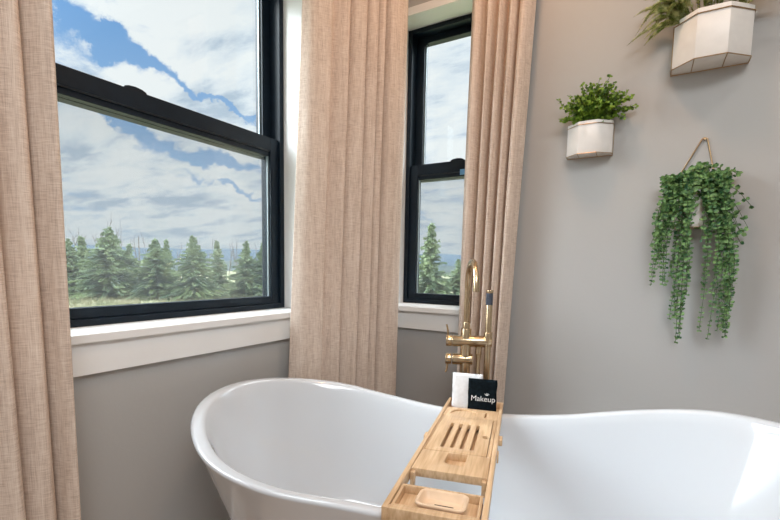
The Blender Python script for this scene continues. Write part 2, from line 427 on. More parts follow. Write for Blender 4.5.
def tub():
    bm = bmesh.new(); rings = []
    # even spacing along the rim
    base = [tub_xy(i/2000*2*math.pi, TA, TB) for i in range(2001)]
    acc = [0]
    for i in range(2000): acc.append(acc[-1]+math.dist(base[i], base[i+1]))
    ths = []; k = 0
    for i in range(NT):
        t = acc[-1]*i/NT
        while acc[k+1] < t: k += 1
        ths.append((k+(t-acc[k])/(acc[k+1]-acc[k]))/2000*2*math.pi)
    def ring(a, b, zf, n=N1, qe=QE):
        r = []
        for th in ths:
            x, y = tub_xy(th, a, b, n, qe); r.append(bm.verts.new((x, y, zf(th))))
        rings.append(r)
    # outside, floor to rim
    def outer(f): # f 0 floor .. 1 rim
        g = f**1.25
        a = .60+(TA-.60)*g; b = .29+(TB-.29)*g
        return a, b
    ring(.58, .27, lambda th: .0); ring(.598, .288, lambda th: .006)
    for f in [.06, .15, .3, .45, .6, .75, .88, .955]:
        a, b = outer(f); w = f**2
        n = 2.6+(N1-2.6)*f
        ring(a, b, lambda th, f=f: rimz(th)*f, n)
    ring(TA-.001, TB-.001, lambda th: rimz(th)-.010)
    ring(TA, TB, lambda th: rimz(th)-.005)
    ring(TA-.003, TB-.003, lambda th: rimz(th)-.001)
    ring(TA-.008, TB-.008, lambda th: rimz(th))
    ring(TA-.024, TB-.024, lambda th: rimz(th)-.001)
    ring(TA-.030, TB-.030, lambda th: rimz(th)-.004)
    ring(TA-.034, TB-.034, lambda th: rimz(th)-.011)
    zb = .115
    for f in [.955, .91, .84, .72, .6, .48, .36, .25, .16, .09, .04, .012, 0]:
        g = f**.62
        a = .50+(TA-.036-.50)*g; b = .215+(TB-.036-.215)*g
        if f < .2: a -= (.2-f)*.35; b -= (.2-f)*.35
        n = 2.5+(N1-2.5)*f
        ring(a, b, lambda th, f=f: zb+(rimz(th)-.012-zb)*(f**1.0), n)
    ring(.25, .09, lambda th: zb-.003, 2.2); ring(.06, .03, lambda th: zb-.004, 2)
    for r0, r1 in zip(rings, rings[1:]):
        for i in range(NT): bm.faces.new([r0[i], r0[(i+1) % NT], r1[(i+1) % NT], r1[i]])
    bm.faces.new(rings[0][::-1]); bm.faces.new(rings[-1])
    return bm
tb = empty('bathtub', (TC.x, TC.y, .001), TH)
tag(tb, 'white freestanding bathtub with raised ends in front of the windows', 'bathtub')
link('basin', tub(), M['tub'], tb, True)
bm = bmesh.new(); cyl(bm, (0, 0, .112), (0, 0, .117), .03, 24, .002); link('drain', bm, M['brass'], tb, True)

# ------------------------------------------------------------------ floor-standing tub filler
FX, FY = .757, -.42
fa = empty('tub_filler', (FX, FY, .001), R(23)); tag(fa, 'gold floor standing tub filler with gooseneck spout and hand shower', 'faucet')
bm = bmesh.new(); cyl(bm, (0, 0, 0), (0, 0, .012), .05, 32, .003); link('base_flange', bm, M['brass'], fa, True)
bm = bmesh.new(); cyl(bm, (0, 0, .012), (0, 0, .64), .016, 24); cyl(bm, (0, 0, .62), (0, 0, .80), .0205, 24, .002); link('column', bm, M['brass'], fa, True)
sd = Vector((.118, -.993, 0)); rr = .092
pts = [(0, 0, .79), (0, 0, .86), (0, 0, .93), (0, 0, .962)]
for k in range(1, 15):
    a = math.pi*k/14; pts.append(tuple(sd*(rr-rr*math.cos(a)) + Vector((0, 0, .962+rr*math.sin(a)))))
pts.append(tuple(sd*2*rr + Vector((0, 0, .952))))
bm = bmesh.new(); tube(bm, pts, .0112, 18); link('spout', bm, M['brass'], fa, True)
bm = bmesh.new(); cyl(bm, (0, 0, .77), (0, 0, .826), .0145, 24, .002); link('collar', bm, M['brass'], fa, True)
bm = bmesh.new(); cyl(bm, (-.052, 0, .751), (.098, 0, .751), .0225, 24, .002); link('diverter_body', bm, M['brass'], fa, True)
bm = bmesh.new(); cyl(bm, (-.05, 0, .680), (.028, 0, .680), .0225, 24, .002); link('mixer_body', bm, M['brass'], fa, True)
for z, up in ((.751, 1), (.680, -1)):
    bm = bmesh.new(); cyl(bm, (-.076, 0, z), (-.053, 0, z), .0222, 24, .0015); k = link('knob', bm, M['brass'], fa, True)
    bm = bmesh.new()
    tube(bm, [(-.068, 0, z+up*.020), (-.070, 0, z+up*.042), (-.075, -.001, z+up*(.063 if up > 0 else .054))], [.0042, .0038, .0034], 10)
    link('lever', bm, M['brass'], k, True)
# hand shower in its cradle
bm = bmesh.new(); cyl(bm, (.083, -.006, .735), (.083, -.006, .79), .0165, 24, .002); link('cradle', bm, M['brass'], fa, True)
hs = bm = bmesh.new(); cyl(bm, (.083, -.006, .60), (.083, -.006, .895), .0125, 20, .001); cyl(bm, (.083, -.006, .938), (.083, -.006, .951), .0135, 20, .002)
hs = link('hand_shower', bm, M['brass'], fa, True)
bm = bmesh.new(); cyl(bm, (.083, -.006, .894), (.083, -.006, .939), .0130, 20); link('spray_face', bm, M['rubber'], hs, True)
bm = bmesh.new(); cyl(bm, (.050, 0, .70), (.050, 0, .742), .0125, 20, .002)
tube(bm, [(.050, 0, .702), (.050, 0, .67), (.049, 0, .62)], [.011, .008, .008], 16); link('hose_connector', bm, M['brass'], fa, True)
bm = bmesh.new()
tube(bm, spline([(.052, 0, .63), (.05, .0, .45), (.055, .005, .25), (.075, .008, .16), (.095, .004, .25), (.090, -.004, .45), (.083, -.006, .605)], 40), .0065, 12)
link('hose', bm, M['brass'], fa, True)

# ------------------------------------------------------------------ bamboo bath tray (local x = across, y = along towards the wall, z = up)
v = Vector((-.249, .968, -.034)).normalized(); u = Vector((v.y, -v.x, 0)).normalized(); nrm = u.cross(v)
O = Vector((.969, -1.376, .60))
TRM = Matrix(((u.x, v.x, nrm.x, O.x), (u.y, v.y, nrm.y, O.y), (u.z, v.z, nrm.z, O.z), (0, 0, 0, 1)))
tr = empty('bath_tray'); tr.matrix_world = TRM
tag(tr, 'bamboo bath tray with slots and an extending end lying across the tub', 'bath tray')
def tbx(name, a, b, m='bamboo', bev=.0012, parent=None, label=None):
    bm = bmesh.new(); box(bm, a, b); o = link(name, bm, M[m], parent or tr); bevel_mod(o, bev); 
    if label: tag(o, label)
    return o
W = .187; LT = .815; HB = -.026
tbx('side_rail', (0, .0, HB), (.0105, LT, 0)); tbx('side_rail', (W-.0105, .0, HB), (W, LT, 0))
tbx('end_bar', (.0105, 0, HB), (W-.0105, .014, -.0005)); tbx('end_bar', (.0105, LT-.014, HB), (W-.0105, LT, 0))
# extending end compartment
bm = bmesh.new()
box(bm, (.013, .016, -.022), (W-.013, .022, -.002)); box(bm, (.013, .100, -.022), (W-.013, .106, -.002))
box(bm, (.013, .022, -.022), (.019, .100, -.002)); box(bm, (W-.019, .022, -.022), (W-.013, .100, -.002))
ec = link('end_compartment', bm, M['bamboo'], tr); bevel_mod(ec, .0008)
tbx('compartment_floor', (.019, .022, -.022), (W-.019, .100, -.018), parent=ec)
# main board with phone recess, four slots
def slot(x, y0, y1, r, lean=0):
    pts = []
    for k in range(9): a = math.pi*k/8; pts.append((x+lean+r*math.cos(a), y1-r+r*math.sin(a)))
    for k in range(9): a = math.pi+math.pi*k/8; pts.append((x+r*math.cos(a), y0+r+r*math.sin(a)))
    return pts
ph = [(.122, .300), (.076, .300), (.0745, .262)] + [(.092+.0175*math.cos(a), .2485+.0175*math.sin(a)) for a in (R(180), R(210), R(240), R(270))] + [(.122, .231)]
bm = bmesh.new()
plate_with_holes(bm, [(.0115, .186), (W-.0115, .186), (W-.0115, .3035), (.0115, .3035)], [ph[::-1]], -.020, -.0015)
mb = link('front_board', bm, M['bamboo'], tr); bevel_mod(mb, .0008)
tbx('recess_floor', (.072, .229, -.0225), (.124, .302, -.0195), parent=mb)
slots = [slot(x, .333, .533, .0048) for x in (.054, .0785, .1025, .1275)]
knot = [(.1545+.0095*math.cos(R(a)), .439+.012*math.sin(R(a))) for a in range(0, 360, 30)]
bm = bmesh.new()
plate_with_holes(bm, [(.0165, .305), (.165, .305), (.165, .600), (.0165, .600)], [s[::-1] for s in slots] + [knot[::-1]], -.015, -.001)
sb = link('slotted_board', bm, M['bamboo'], tr); bevel_mod(sb, .0006)
tbx('backing_board', (.0115, .305, -.0262), (W-.0115, .600, -.0235)); tbx('backing_board', (.0115, .600, -.024), (W-.0115, .700, -.0142))
tbx('edge_strip', (.1668, .305, -.0235), (W-.0115, .600, -.0015)); tbx('edge_strip', (.0115, .305, -.0235), (.0154, .600, -.0015))
# glass holder board with round recess and a slit
arc = [(.072+.040*math.cos(R(a)), .6435+.040*math.sin(R(a))) for a in range(0, 360, 12)]
slit = slot(.1395, .612, .672, .0032)
bm = bmesh.new()
plate_with_holes(bm, [(.0115, .602), (W-.0115, .602), (W-.0115, .700), (.0115, .700)], [arc[::-1], slit[::-1]], -.0142, -.0015)
rb = link('cup_board', bm, M['bamboo'], tr); bevel_mod(rb, .0006)
bm = bmesh.new(); prism(bm, [(.072+.0398*math.cos(R(a)), .6435+.0398*math.sin(R(a))) for a in range(0, 360, 12)], -.0142, -.0055); link('cup_recess', bm, M['bamboo'], rb)
tbx('compartment_floor', (.0115, .702, -.0255), (W-.0115, LT-.0145, -.021))
for x in (.012, W-.022): tbx('foot_block', (x, .172, -.038), (x+.010, .186, -.006))
tbx('clip', (-.010, .418, -.020), (0, .448, -.008)); tbx('clip', (W, .440, -.020), (W+.010, .475, -.004)); tbx('clip', (W, .365, -.038), (W+.004, .395, -.016))

# soap dish in the end compartment
sdm = empty('soap_dish'); sdm.matrix_world = TRM @ Matrix.Translation((.1015, .058, -.0178)) @ Matrix.Rotation(R(-2), 4, 'Z')
tag(sdm, 'pale bamboo soap dish with rounded corners sitting in the near end of the tray', 'soap dish')
def rrect(a, b, r, z, seg=6):
    out = []
    for cx, cy, s in ((a-r, b-r, 0), (-(a-r), b-r, 90), (-(a-r), -(b-r), 180), (a-r, -(b-r), 270)):
        for k in range(seg+1):
            t = R(s+90*k/seg); out.append((cx+r*math.cos(t), cy+r*math.sin(t), z))
    return out
bm = bmesh.new(); rg = []
for a, b, r, z in ((.036, .022, .010, 0), (.039, .025, .012, .002), (.0475, .033, .015, .0165), (.0475, .033, .015, .0195), (.046, .0315, .014, .0208), (.0425, .0280, .012, .0205), (.041, .0265, .011, .0185), (.037, .0225, .010, .0065), (.034, .0195, .009, .005)):
    rg.append([bm.verts.new(p) for p in rrect(a, b, r, z)])
for r0, r1 in zip(rg, rg[1:]):
    n = len(r0)
    for i in range(n): bm.faces.new([r0[i], r0[(i+1) % n], r1[(i+1) % n], r1[i]])
bm.faces.new(rg[0][::-1]); bm.faces.new(rg[-1])
dish = link('dish_body', bm, M['bamboolight'], sdm, True)
for yy, w in ((-.009, .024), (.003, .018)):
    bm = bmesh.new(); box(bm, (-w+.003, yy-.0010, .0048), (w+.003, yy+.0010, .0055)); link('drain_slot', bm, M['soil'], sdm)

# face cloths standing behind the board
def cloth(name, label, cat, m, x0, x1, y, h0, h1, th, tilt, seed, fold=True):
    root = empty(name); root.matrix_world = TRM @ Matrix.Translation(((x0+x1)/2, y, h0)) @ Matrix.Rotation(R(tilt), 4, 'X')
    tag(root, label, cat)
    w = (x1-x0)/2; h = h1-h0
    bm = bmesh.new(); layers = 2
    for L in range(layers):
        yo = (L-.5)*th*.55; nx, nz = 14, 14
        g = [[[None]*(nz+1) for _ in range(nx+1)] for _ in range(2)]
        for s in (0, 1):
            for i in range(nx+1):
                for k in range(nz+1):
                    a = -1+2*i/nx; b = k/nz
                    e = (1-abs(a)**8)**.5 * (1-abs(2*b-1)**8)**.5
                    off = (s-.5)*th*.55*max(e, .12)
                    q = Vector((a*3+seed, b*3, s+L)); dn = noise.noise(q)
                    X = a*w*(1-.02*dn) + .003*noise.noise(Vector((seed, b*4, L)))
                    g[s][i][k] = bm.verts.new((X, yo+off+.002*dn, b*h*(1-.012*abs(noise.noise(Vector((a*2, seed, L))))) - L*.002))
        for i in range(nx):
            for k in range(nz):
                bm.faces.new([g[0][i][k], g[0][i+1][k], g[0][i+1][k+1], g[0][i][k+1]])
                bm.faces.new([g[1][i][k], g[1][i][k+1], g[1][i+1][k+1], g[1][i+1][k]])
        for i in range(nx):
            for k in (0, nz):
                f = [g[0][i][k], g[1][i][k], g[1][i+1][k], g[0][i+1][k]]; bm.faces.new(f if k == 0 else f[::-1])
        for k in range(nz):
            for i in (0, nx):
                f = [g[0][i][k], g[0][i][k+1], g[1][i][k+1], g[1][i][k]]; bm.faces.new(f if i == 0 else f[::-1])
    bmesh.ops.recalc_face_normals(bm, faces=bm.faces)
    link('cloth', bm, m, root, True)
    return root
cloth('face_cloth', 'folded white face cloth standing on the bath tray behind the black one', 'face cloth', M['towelw'], .019, .119, .752, -.020, .106, .014, 2, 3)
bk = cloth('face_cloth', 'folded black face cloth with white lettering standing on the bath tray', 'face cloth', M['towelb'], .075, .167, .728, -.020, .096, .012, 2, 9)
cu = D.curves.new('lettering', 'FONT'); cu.body = 'Makeup'; cu.size = .0255; cu.align_x = 'CENTER'; cu.extrude = .0004; cu.offset = -.0002; cu.space_character = .98
to = D.objects.new('tmp_text', cu); C.objects.link(to)
bpy.context.view_layer.update()
me = D.meshes.new_from_object(to.evaluated_get(bpy.context.evaluated_depsgraph_get())); D.objects.remove(to)
me.name = 'lettering'; me.materials.clear(); me.materials.append(M['thread'])
lt = D.objects.new('lettering', me); C.objects.link(lt); lt.parent = bk
lt.matrix_parent_inverse = Matrix.Identity(4)
lt.location = (.003, -.0088, .043); lt.rotation_euler = (R(90), 0, R(0))
tag(lt, 'white stitched word Makeup')
bm = bmesh.new()
for a in (-38, -8, 22, 48):
    x0 = .0145; z0 = .062; l = .010
    tube(bm, [(x0+.002*math.sin(R(a)), -.0088, z0+.001), (x0+l*.6*math.sin(R(a)), -.009, z0+l*.55*math.cos(R(a))), (x0+l*math.sin(R(a*1.2)), -.0088, z0+l*math.cos(R(a*1.1)))], [.0005, .0007, .0004], 6)
tag(link('lash_mark', bm, M['thread'], bk), 'small white lash shape above the word')

# ------------------------------------------------------------------ wall planters
SEC = [(0, 0), (0, -.050), (.058, -.112), (.140, -.112), (.204, -.052), (.204, 0)]
def planter(name, label, x0, z0, sx, sy, sz, h=.15):
    root = empty(name, (x0, WB-.002, z0)); tag(root, label, 'wall planter')
    sec = [(x*sx, y*sy) for x, y in SEC]; H = h*sz
    c = Vector((.102*sx, -.05*sy)); inn = [tuple(c+(Vector(p)-c)*.90) for p in sec]
    bm = bmesh.new(); n = len(sec)
    o0 = [bm.verts.new((x, y, 0)) for x, y in sec]; o1 = [bm.verts.new((x, y, H)) for x, y in sec]
    i1 = [bm.verts.new((x, y, H)) for x, y in inn]; i0 = [bm.verts.new((x, y, H-.03)) for x, y in inn]
    bm.faces.new(o0)
    for a, b in ((o0, o1), (o1, i1), (i1, i0)):
        for k in range(n): bm.faces.new([a[k], a[(k+1) % n], b[(k+1) % n], b[k]])
    bm.faces.new(i0[::-1]); bmesh.ops.recalc_face_normals(bm, faces=bm.faces)
    bevel_mod(link('pot', bm, M['pot'], root), .001)
    bm = bmesh.new(); prism(bm, [tuple(c+(Vector(p)-c)*.88) for p in sec], H-.022, H-.012); link('soil', bm, M['soil'], root)
    # brass wire frame: ring near the rim, ring at the foot, uprights at the wall, ribs below
    r = .0016*max(sx, .75); bm = bmesh.new(); e = .0015
    def ringat(z, k=1.012):
        P = [(c.x+(x-c.x)*k, c.y+(y-c.y)*k-(e if y < 0 else 0), z) for x, y in sec]
        for a, b in zip(P, P[1:]): tube(bm, [a, b], r, 6)
        return P
    P1 = ringat(H-.016*sz); P0 = ringat(-.001)
    tube(bm, [P0[0], P0[-1]], r, 6)
    for k in (0, -1): tube(bm, [P0[k], P1[k]], r, 6)
    for k in (2, 3): tube(bm, [P0[k], (P0[k][0]-.002, -.002, -.001)], r*.9, 6)
    link('wire_frame', bm, M['brassd'], root)
    return root, H

def leaf(bm, p, d, up, L, Wd, cup=.25):
    """small rounded leaf from p along d"""
    d = d.normalized(); s = d.cross(up); 
    if s.length < 1e-4: s = d.cross(Vector((1, 0, 0)))
    s.normalize(); n = s.cross(d)
    q = [p, p+d*L*.3+s*Wd*.42+n*L*cup*.2, p+d*L*.68+s*Wd*.5+n*L*cup*.15, p+d*L, p+d*L*.68-s*Wd*.5+n*L*cup*.15, p+d*L*.3-s*Wd*.42+n*L*cup*.2]
    vs = [bm.verts.new(x) for x in q]; m_ = bm.verts.new(p+d*L*.5-n*L*cup*.1)
    for i in range(6): bm.faces.new([vs[i], vs[(i+1) % 6], m_])
def rv(s=1): return Vector((random.uniform(-s, s), random.uniform(-s, s), random.uniform(-s, s)))

# bushy plant in the small upper planter
pl, H = planter('wall_planter', 'small white wall planter filled with a bushy green plant, beside the right curtain', 1.052, 1.457, .755, .66, .76)
fb, stb = bmesh.new(), bmesh.new()
c0 = Vector((.077, -.035, H-.02))
random.seed(11)
for k in range(190):
    a = random.uniform(-1, 1)*random.uniform(.3, 1); e = random.uniform(.1, 1)
    tgt = Vector((.100+.138*a, -.045+random.uniform(-.06, .035), H + .02 + .10*e*(1-.5*a*a)))
    if random.random() < .10: tgt.z += .025
    if random.random() < .2: tgt = Vector((.085+.125*a, -.06, H+random.uniform(.0, .04)))
    s = c0+Vector((a*.04, random.uniform(-.02, .01), 0)); mid = (s+tgt)/2+Vector((0, 0, .02))
    tgt.y = min(tgt.y, -.008)
    pp = spline([s, mid, tgt], 9); tube(stb, pp, .0007, 4, False)
    for i in range(2, 9):
        for q in range(3):
            d = (pp[i]-pp[i-1]).normalized()*.5+rv(.9)
            L = random.uniform(.0085, .0135)
            pos = pp[i]+rv(.003); pos.y = min(pos.y, -.006)
            if (pos+d.normalized()*L).y > -.002: d.y = -abs(d.y)
            leaf(fb, pos, d, Vector((0, -1, .5))+rv(.7), L, L*.85)
link('foliage', fb, M['boxwood'], pl); link('stem', stb, M['stemg'], pl)

# trailing plant with triangular brass hanger
pl, H = planter('wall_planter', 'trailing green plant hiding a white planter on a triangular brass hanger', 1.413, 1.183, .50, .56, .80)
bm = bmesh.new()
tube(bm, [(0, -.001, H-.01), (.003, -.001, .173), (.064, -.002, .296), (.071, -.003, .299), (.078, -.002, .296), (.106, -.001, .173), (.102, -.001, H-.01)], .0024, 8)
link('hanger', bm, M['brassd'], pl, True)
bm = bmesh.new(); cyl(bm, (.071, .001, .294), (.071, -.008, .294), .003, 12); link('nail', bm, M['brassd'], pl, True)
fb, stb = bmesh.new(), bmesh.new(); random.seed(5)
def strand(x0, x1, zend, out, kick=0):
    s = Vector((min(max(x0, .01), .095), -.03, H-.01))
    wv = random.uniform(-.014, .014)
    P = [s, Vector((x0+(x1-x0)*.4, -.05-out*.5, H+.045+kick)), Vector((x0*.5+x1*.5, -.05-out, H-.02)), Vector((x1+wv, -.035-out*.8, (H+zend)*.5)), Vector((x1+random.uniform(-.012, .012), -.03-out*.5, zend))]
    ln = sum((b-a).length for a, b in zip(P, P[1:])); n = max(8, int(ln/.0095))
    pp = spline(P, n); tube(stb, pp, .0008, 4, False)
    for i in range(2, n):
        t = (pp[i]-pp[i-1]).normalized(); ang = random.uniform(0, math.pi)
        f = i/n; L = random.uniform(.0125, .0185)*(1-.35*f**3)
        for sgn in (-1, 1):
            side = Vector((math.cos(ang), math.sin(ang)*.7, 0))*sgn
            d = side + t*-.1 + Vector((0, 0, .15)) + rv(.45)
            pos = Vector(pp[i])
            if (pos+d.normalized()*L).y > -.004: d.y = -abs(d.y)-.2
            leaf(fb, pos, d, Vector((0, -1, .45))+rv(.7), L, L*.78)
spec = []
for k in range(9): spec.append((random.uniform(-.03, .02), random.uniform(-.055, -.005), random.uniform(-.20, -.08), random.uniform(.01, .04)))
for k in range(8): spec.append((random.uniform(.0, .05), random.uniform(.005, .055), random.uniform(-.38, -.16), random.uniform(.01, .05)))
for k in range(11): spec.append((random.uniform(.06, .11), random.uniform(.085, .165), random.uniform(-.37, -.12), random.uniform(.01, .05)))
spec += [(.02, .022, -.395, .02), (.03, .04, -.36, .03), (.12, .13, -.375, .02), (.11, .155, -.34, .02), (.0, -.02, -.20, .02), (.09, .10, -.20, .03)]
for a in spec: strand(*a)
for k in range(80):   # short sprigs around the rim
    x0 = random.uniform(-.0, .11); x1 = x0+random.uniform(-.08, .13)
    x1 = min(max(x1, -.068), .205)
    z1_ = H+random.uniform(-.16, .08)-abs(x1-.06)*.2
    s = Vector((min(max(x0, .01), .095), -.03, H-.01)); tip = Vector((x1, -.02-random.uniform(0, .07), z1_))
    mid = (s+tip)/2+Vector((0, -.02, .035)); pp = spline([s, mid, tip], 9); tube(stb, pp, .0008, 4, False)
    for i in range(2, 9):
        for sgn in (-1, 1):
            L = random.uniform(.012, .0185); d = rv(1)+Vector((sgn*.6, -.1, .2))
            if (pp[i]+d.normalized()*L).y > -.004: d.y = -abs(d.y)-.2
            leaf(fb, Vector(pp[i]), d, Vector((0, -1, .4))+rv(.7), L, L*.8)
link('foliage', fb, M['eucalyptus'], pl); link('stem', stb, M['stemg'], pl)

# large planter at the top with spiky fronds
pl, H = planter('wall_planter', 'large white wall planter with spiky fern fronds, highest of the three on the wall', 1.373, 1.703, 1.02, 1, 1)
fb, stb = bmesh.new(), bmesh.new(); random.seed(3)
def frond(P, Ls=.0135, n=40):
    pp = spline(P, n); tube(stb, pp, [.0011*(1-.7*i/n) for i in range(n)], 4, False)
    for i in range(3, n):
        f = i/n; t = (pp[i]-pp[i-1]).normalized(); L = Ls*(1-f**4)*random.uniform(.8, 1.15)*(1.0 if f > .15 else .6)
        for ang in range(0, 360, 72):
            a = R(ang+random.uniform(-20, 20)); x = t.cross(Vector((0, 0, 1)));
            if x.length < .01: x = Vector((1, 0, 0))
            x.normalize(); y = t.cross(x)
            d = x*math.cos(a)+y*math.sin(a)+t*1.1
            if (pp[i]+d.normalized()*L).y > -.003: d.y = -abs(d.y)
            leaf(fb, Vector(pp[i]), d, t, L, L*.42, .1)
def fr(x, z, y=-.06, sx=.08, lift=.05, **k):
    s = Vector((min(max(sx, .02), .18), -.05, H-.012)); tip = Vector((x, y, z)); mid = (s+tip)/2+Vector((0, -.02, lift)); q = s*.75+tip*.25+Vector((0, -.01, lift*.8))
    frond([s, q, mid, (mid+tip)/2+Vector((0, 0, lift*.35)), tip], **k)
fr(-.138, .105, -.06, .03, .02); fr(-.085, .080, -.09, .03, .02); fr(-.125, .20, -.05, .04, .03); fr(-.115, .135, -.05, .04, .06); fr(-.07, .115, -.07, .03, .06)
fr(-.10, .165, -.05, .03, .05); fr(-.06, .19, -.08, .05, .06); fr(-.03, .13, -.10, .03, .05); fr(-.07, .235, -.05, .05, .04); fr(-.03, .27, -.05, .06, .03)
for k in range(12):
    q_ = k/11; fr(-.10+.05*random.random(), .10+.13*q_, -random.uniform(.04, .10), .03, .015+.02*random.random())
for k in range(44):
    x = random.uniform(-.1, .33); fr(x, .165+random.uniform(0, .14)-abs(x-.1)*.15, -random.uniform(.04, .12), .04+max(min(x, .2), 0)*.6, random.uniform(.02, .06))
fr(.33, .16, -.06, .16, .06); fr(.31, .19, -.07, .16, .05); fr(.29, .15, -.05, .17, .06); fr(.34, .2, -.05, .15, .05)
link('foliage', fb, M['fern'], pl); link('stem', stb, M['stemg'], pl)

# ------------------------------------------------------------------ outdoors
GZ = -.8
bm = bmesh.new(); n = 40
vs = [[bm.verts.new((-400+i*14, -120+j*14, GZ + .25*noise.noise(Vector((i*.4, j*.4, 0))) - max(0, (math.hypot(-400+i*14, -120+j*14)-60))*.012)) for j in range(n+1)] for i in range(n+1)]
# keep the ground away from the building's inside
for i in range(n):
    for j in range(n): bm.faces.new([vs[i][j], vs[i+1][j], vs[i+1][j+1], vs[i][j+1]])
tag(link('meadow', bm, M['field'], smooth=True), kind='structure')
def gz(x, y): return GZ + .25*noise.noise(Vector(((x+400)/14*.4, (y+120)/14*.4, 0))) - max(0, (math.hypot(x, y)-60))*.012
CAM = Vector((1.367, -2.03, 1.03))
def polar(az, dist): return CAM.x+math.sin(R(az))*dist, CAM.y+math.cos(R(az))*dist

def ridge(name, mat_, dist, e0, amp, seed, thick=300):
    bm = bmesh.new(); prev = None
    for k in range(0, 161):
        az = -105+k*.9; h = math.tan(R(e0+amp*noise.noise(Vector((k*.07, seed, 0)))+amp*.4*noise.noise(Vector((k*.35, seed, 3)))))*dist+1
        x, y = polar(az, dist); x2, y2 = polar(az, dist+thick); x0, y0 = polar(az, dist-thick*.6)
        a = [bm.verts.new((x0, y0, -12)), bm.verts.new((x, y, h)), bm.verts.new((x2, y2, -12))]
        if prev:
            for q in range(2): bm.faces.new([prev[q], a[q], a[q+1], prev[q+1]])
        prev = a
    return tag(link(name, bm, mat_, smooth=True), kind='structure')
ridge('far_hills', M['hill'], 2600, 1.75, .35, 2)
ridge('wooded_ridge', M['hill2'], 700, .35, .3, 8, 90)

def spruce_meshes(seed, H_, Wd, dens):
    random.seed(seed); tb_, nb = bmesh.new(), bmesh.new()
    tube(tb_, [(0, 0, 0), (0.01, 0, H_*.5), (0, 0.01, H_*.98)], [.05, .03, .006], 6)
    nl = int(H_/.085)
    for l in range(nl):
        f = l/nl; z = .10+f*(H_-.15); rad = Wd/2*(1-f)**1.0*random.uniform(.72, 1.15)+.03
        nbn = int(dens*(1-f*.6))
        for b_ in range(nbn):
            a = random.uniform(0, 2*math.pi); r_ = rad*random.uniform(.6, 1.15); up = random.uniform(.10, .30)+f*.45; zz = z+random.uniform(-.07, .07)
            d = Vector((math.cos(a), math.sin(a), 0)); p0 = Vector((0, 0, zz)); m = max(2, int(r_/.07))
            side = Vector((-d.y, d.x, 0))
            for s in range(m):
                t = (s+.6)/m; p = p0+d*r_*t+Vector((0, 0, r_*(up*t-.32*t*t)))
                w = .075*(1.2-t*.7)*random.uniform(.7, 1.3)
                for sg in (-1, 1, 0):
                    tip = p+side*sg*w*1.2+d*w*(1.0 if sg else 1.4)+Vector((0, 0, random.uniform(-.07, .06)))
                    q = [nb.verts.new(x) for x in (p-d*.05+Vector((0, 0, -.03)), p+Vector((0, 0, .045)), tip)]
                    nb.faces.new(q)
                    q = [nb.verts.new(x) for x in (p-side*.05, p+side*.05, tip+Vector((0, 0, -.05)))]
                    nb.faces.new(q)
    for k in range(5):
        a = k*1.26; q = [nb.verts.new(x) for x in ((.02*math.cos(a), .02*math.sin(a), H_-.18), (.02*math.cos(a+1), .02*math.sin(a+1), H_-.16), (0, 0, H_+.05))]; nb.faces.new(q)
    out = []
    for nm, b_, mt in (('needles', nb, M['spruce']), ('trunk', tb_, M['bark'])):
        me_ = D.meshes.new(nm); b_.to_mesh(me_); b_.free(); me_.materials.append(mt); out.append(me_)
    return out
kinds = [spruce_meshes(21, 3.0, 2.4, 12), spruce_meshes(22, 3.0, 2.9, 14), spruce_meshes(23, 3.0, 1.8, 11)]
def tree(kind, az, dist, h, wscale, label, rz, group=None):
    x, y = polar(az, dist); root = empty('spruce_tree', (x, y, gz(x, y)-.05), rz); tag(root, label, 'tree', group)
    for me_ in kinds[kind]:
        o = D.objects.new(me_.name, me_); C.objects.link(o); o.parent = root; o.scale = (wscale*h/3, wscale*h/3, h/3)
def hgt(dist, el): return dist*math.tan(R(el)) + CAM.z - GZ
T = [(0, -66.4, 30, 2.6, 1.2, 'spruce tree half hidden behind the left curtain edge'),
     (2, -65.3, 31, 3.0, 1.3, 'narrow dark spruce just left of the tallest spruce'),
     (1, -62.9, 28, 4.15, 1.25, 'tallest spruce in the wide window, below the bare branches'),
     (0, -61.0, 30, 2.3, 1.25, 'short bushy spruce at the right foot of the tallest spruce'),
     (1, -58.4, 27, 3.1, 1.15, 'broad spruce near the middle of the wide window, left of the light green one'),
     (2, -57.3, 33, 3.0, 1.1, 'spruce peeping out right behind the broad middle one'),
     (1, -54.5, 26, 3.6, 1.05, 'light green broad spruce with a leaning top right of centre in the wide window'),
     (2, -51.9, 33, 3.1, 1.1, 'slim dark spruce standing back between two broader ones'),
     (0, -48.6, 27, 3.1, 1.1, 'pointed spruce second from the right edge of the wide window'),
     (0, -46.6, 27, 2.9, 1.1, 'spruce cut off by the right edge of the wide window'),
     (2, -25.5, 21, 5.9, 1.15, 'tall spruce seen through the narrow window'),
     (0, -22.0, 25, 1.3, 1.5, 'low spruce beside the curtain in the narrow window')]
for i, (k, az, dist, el, ws, lb) in enumerate(T): tree(k, az, dist, hgt(dist, el), ws, lb, i*1.1)

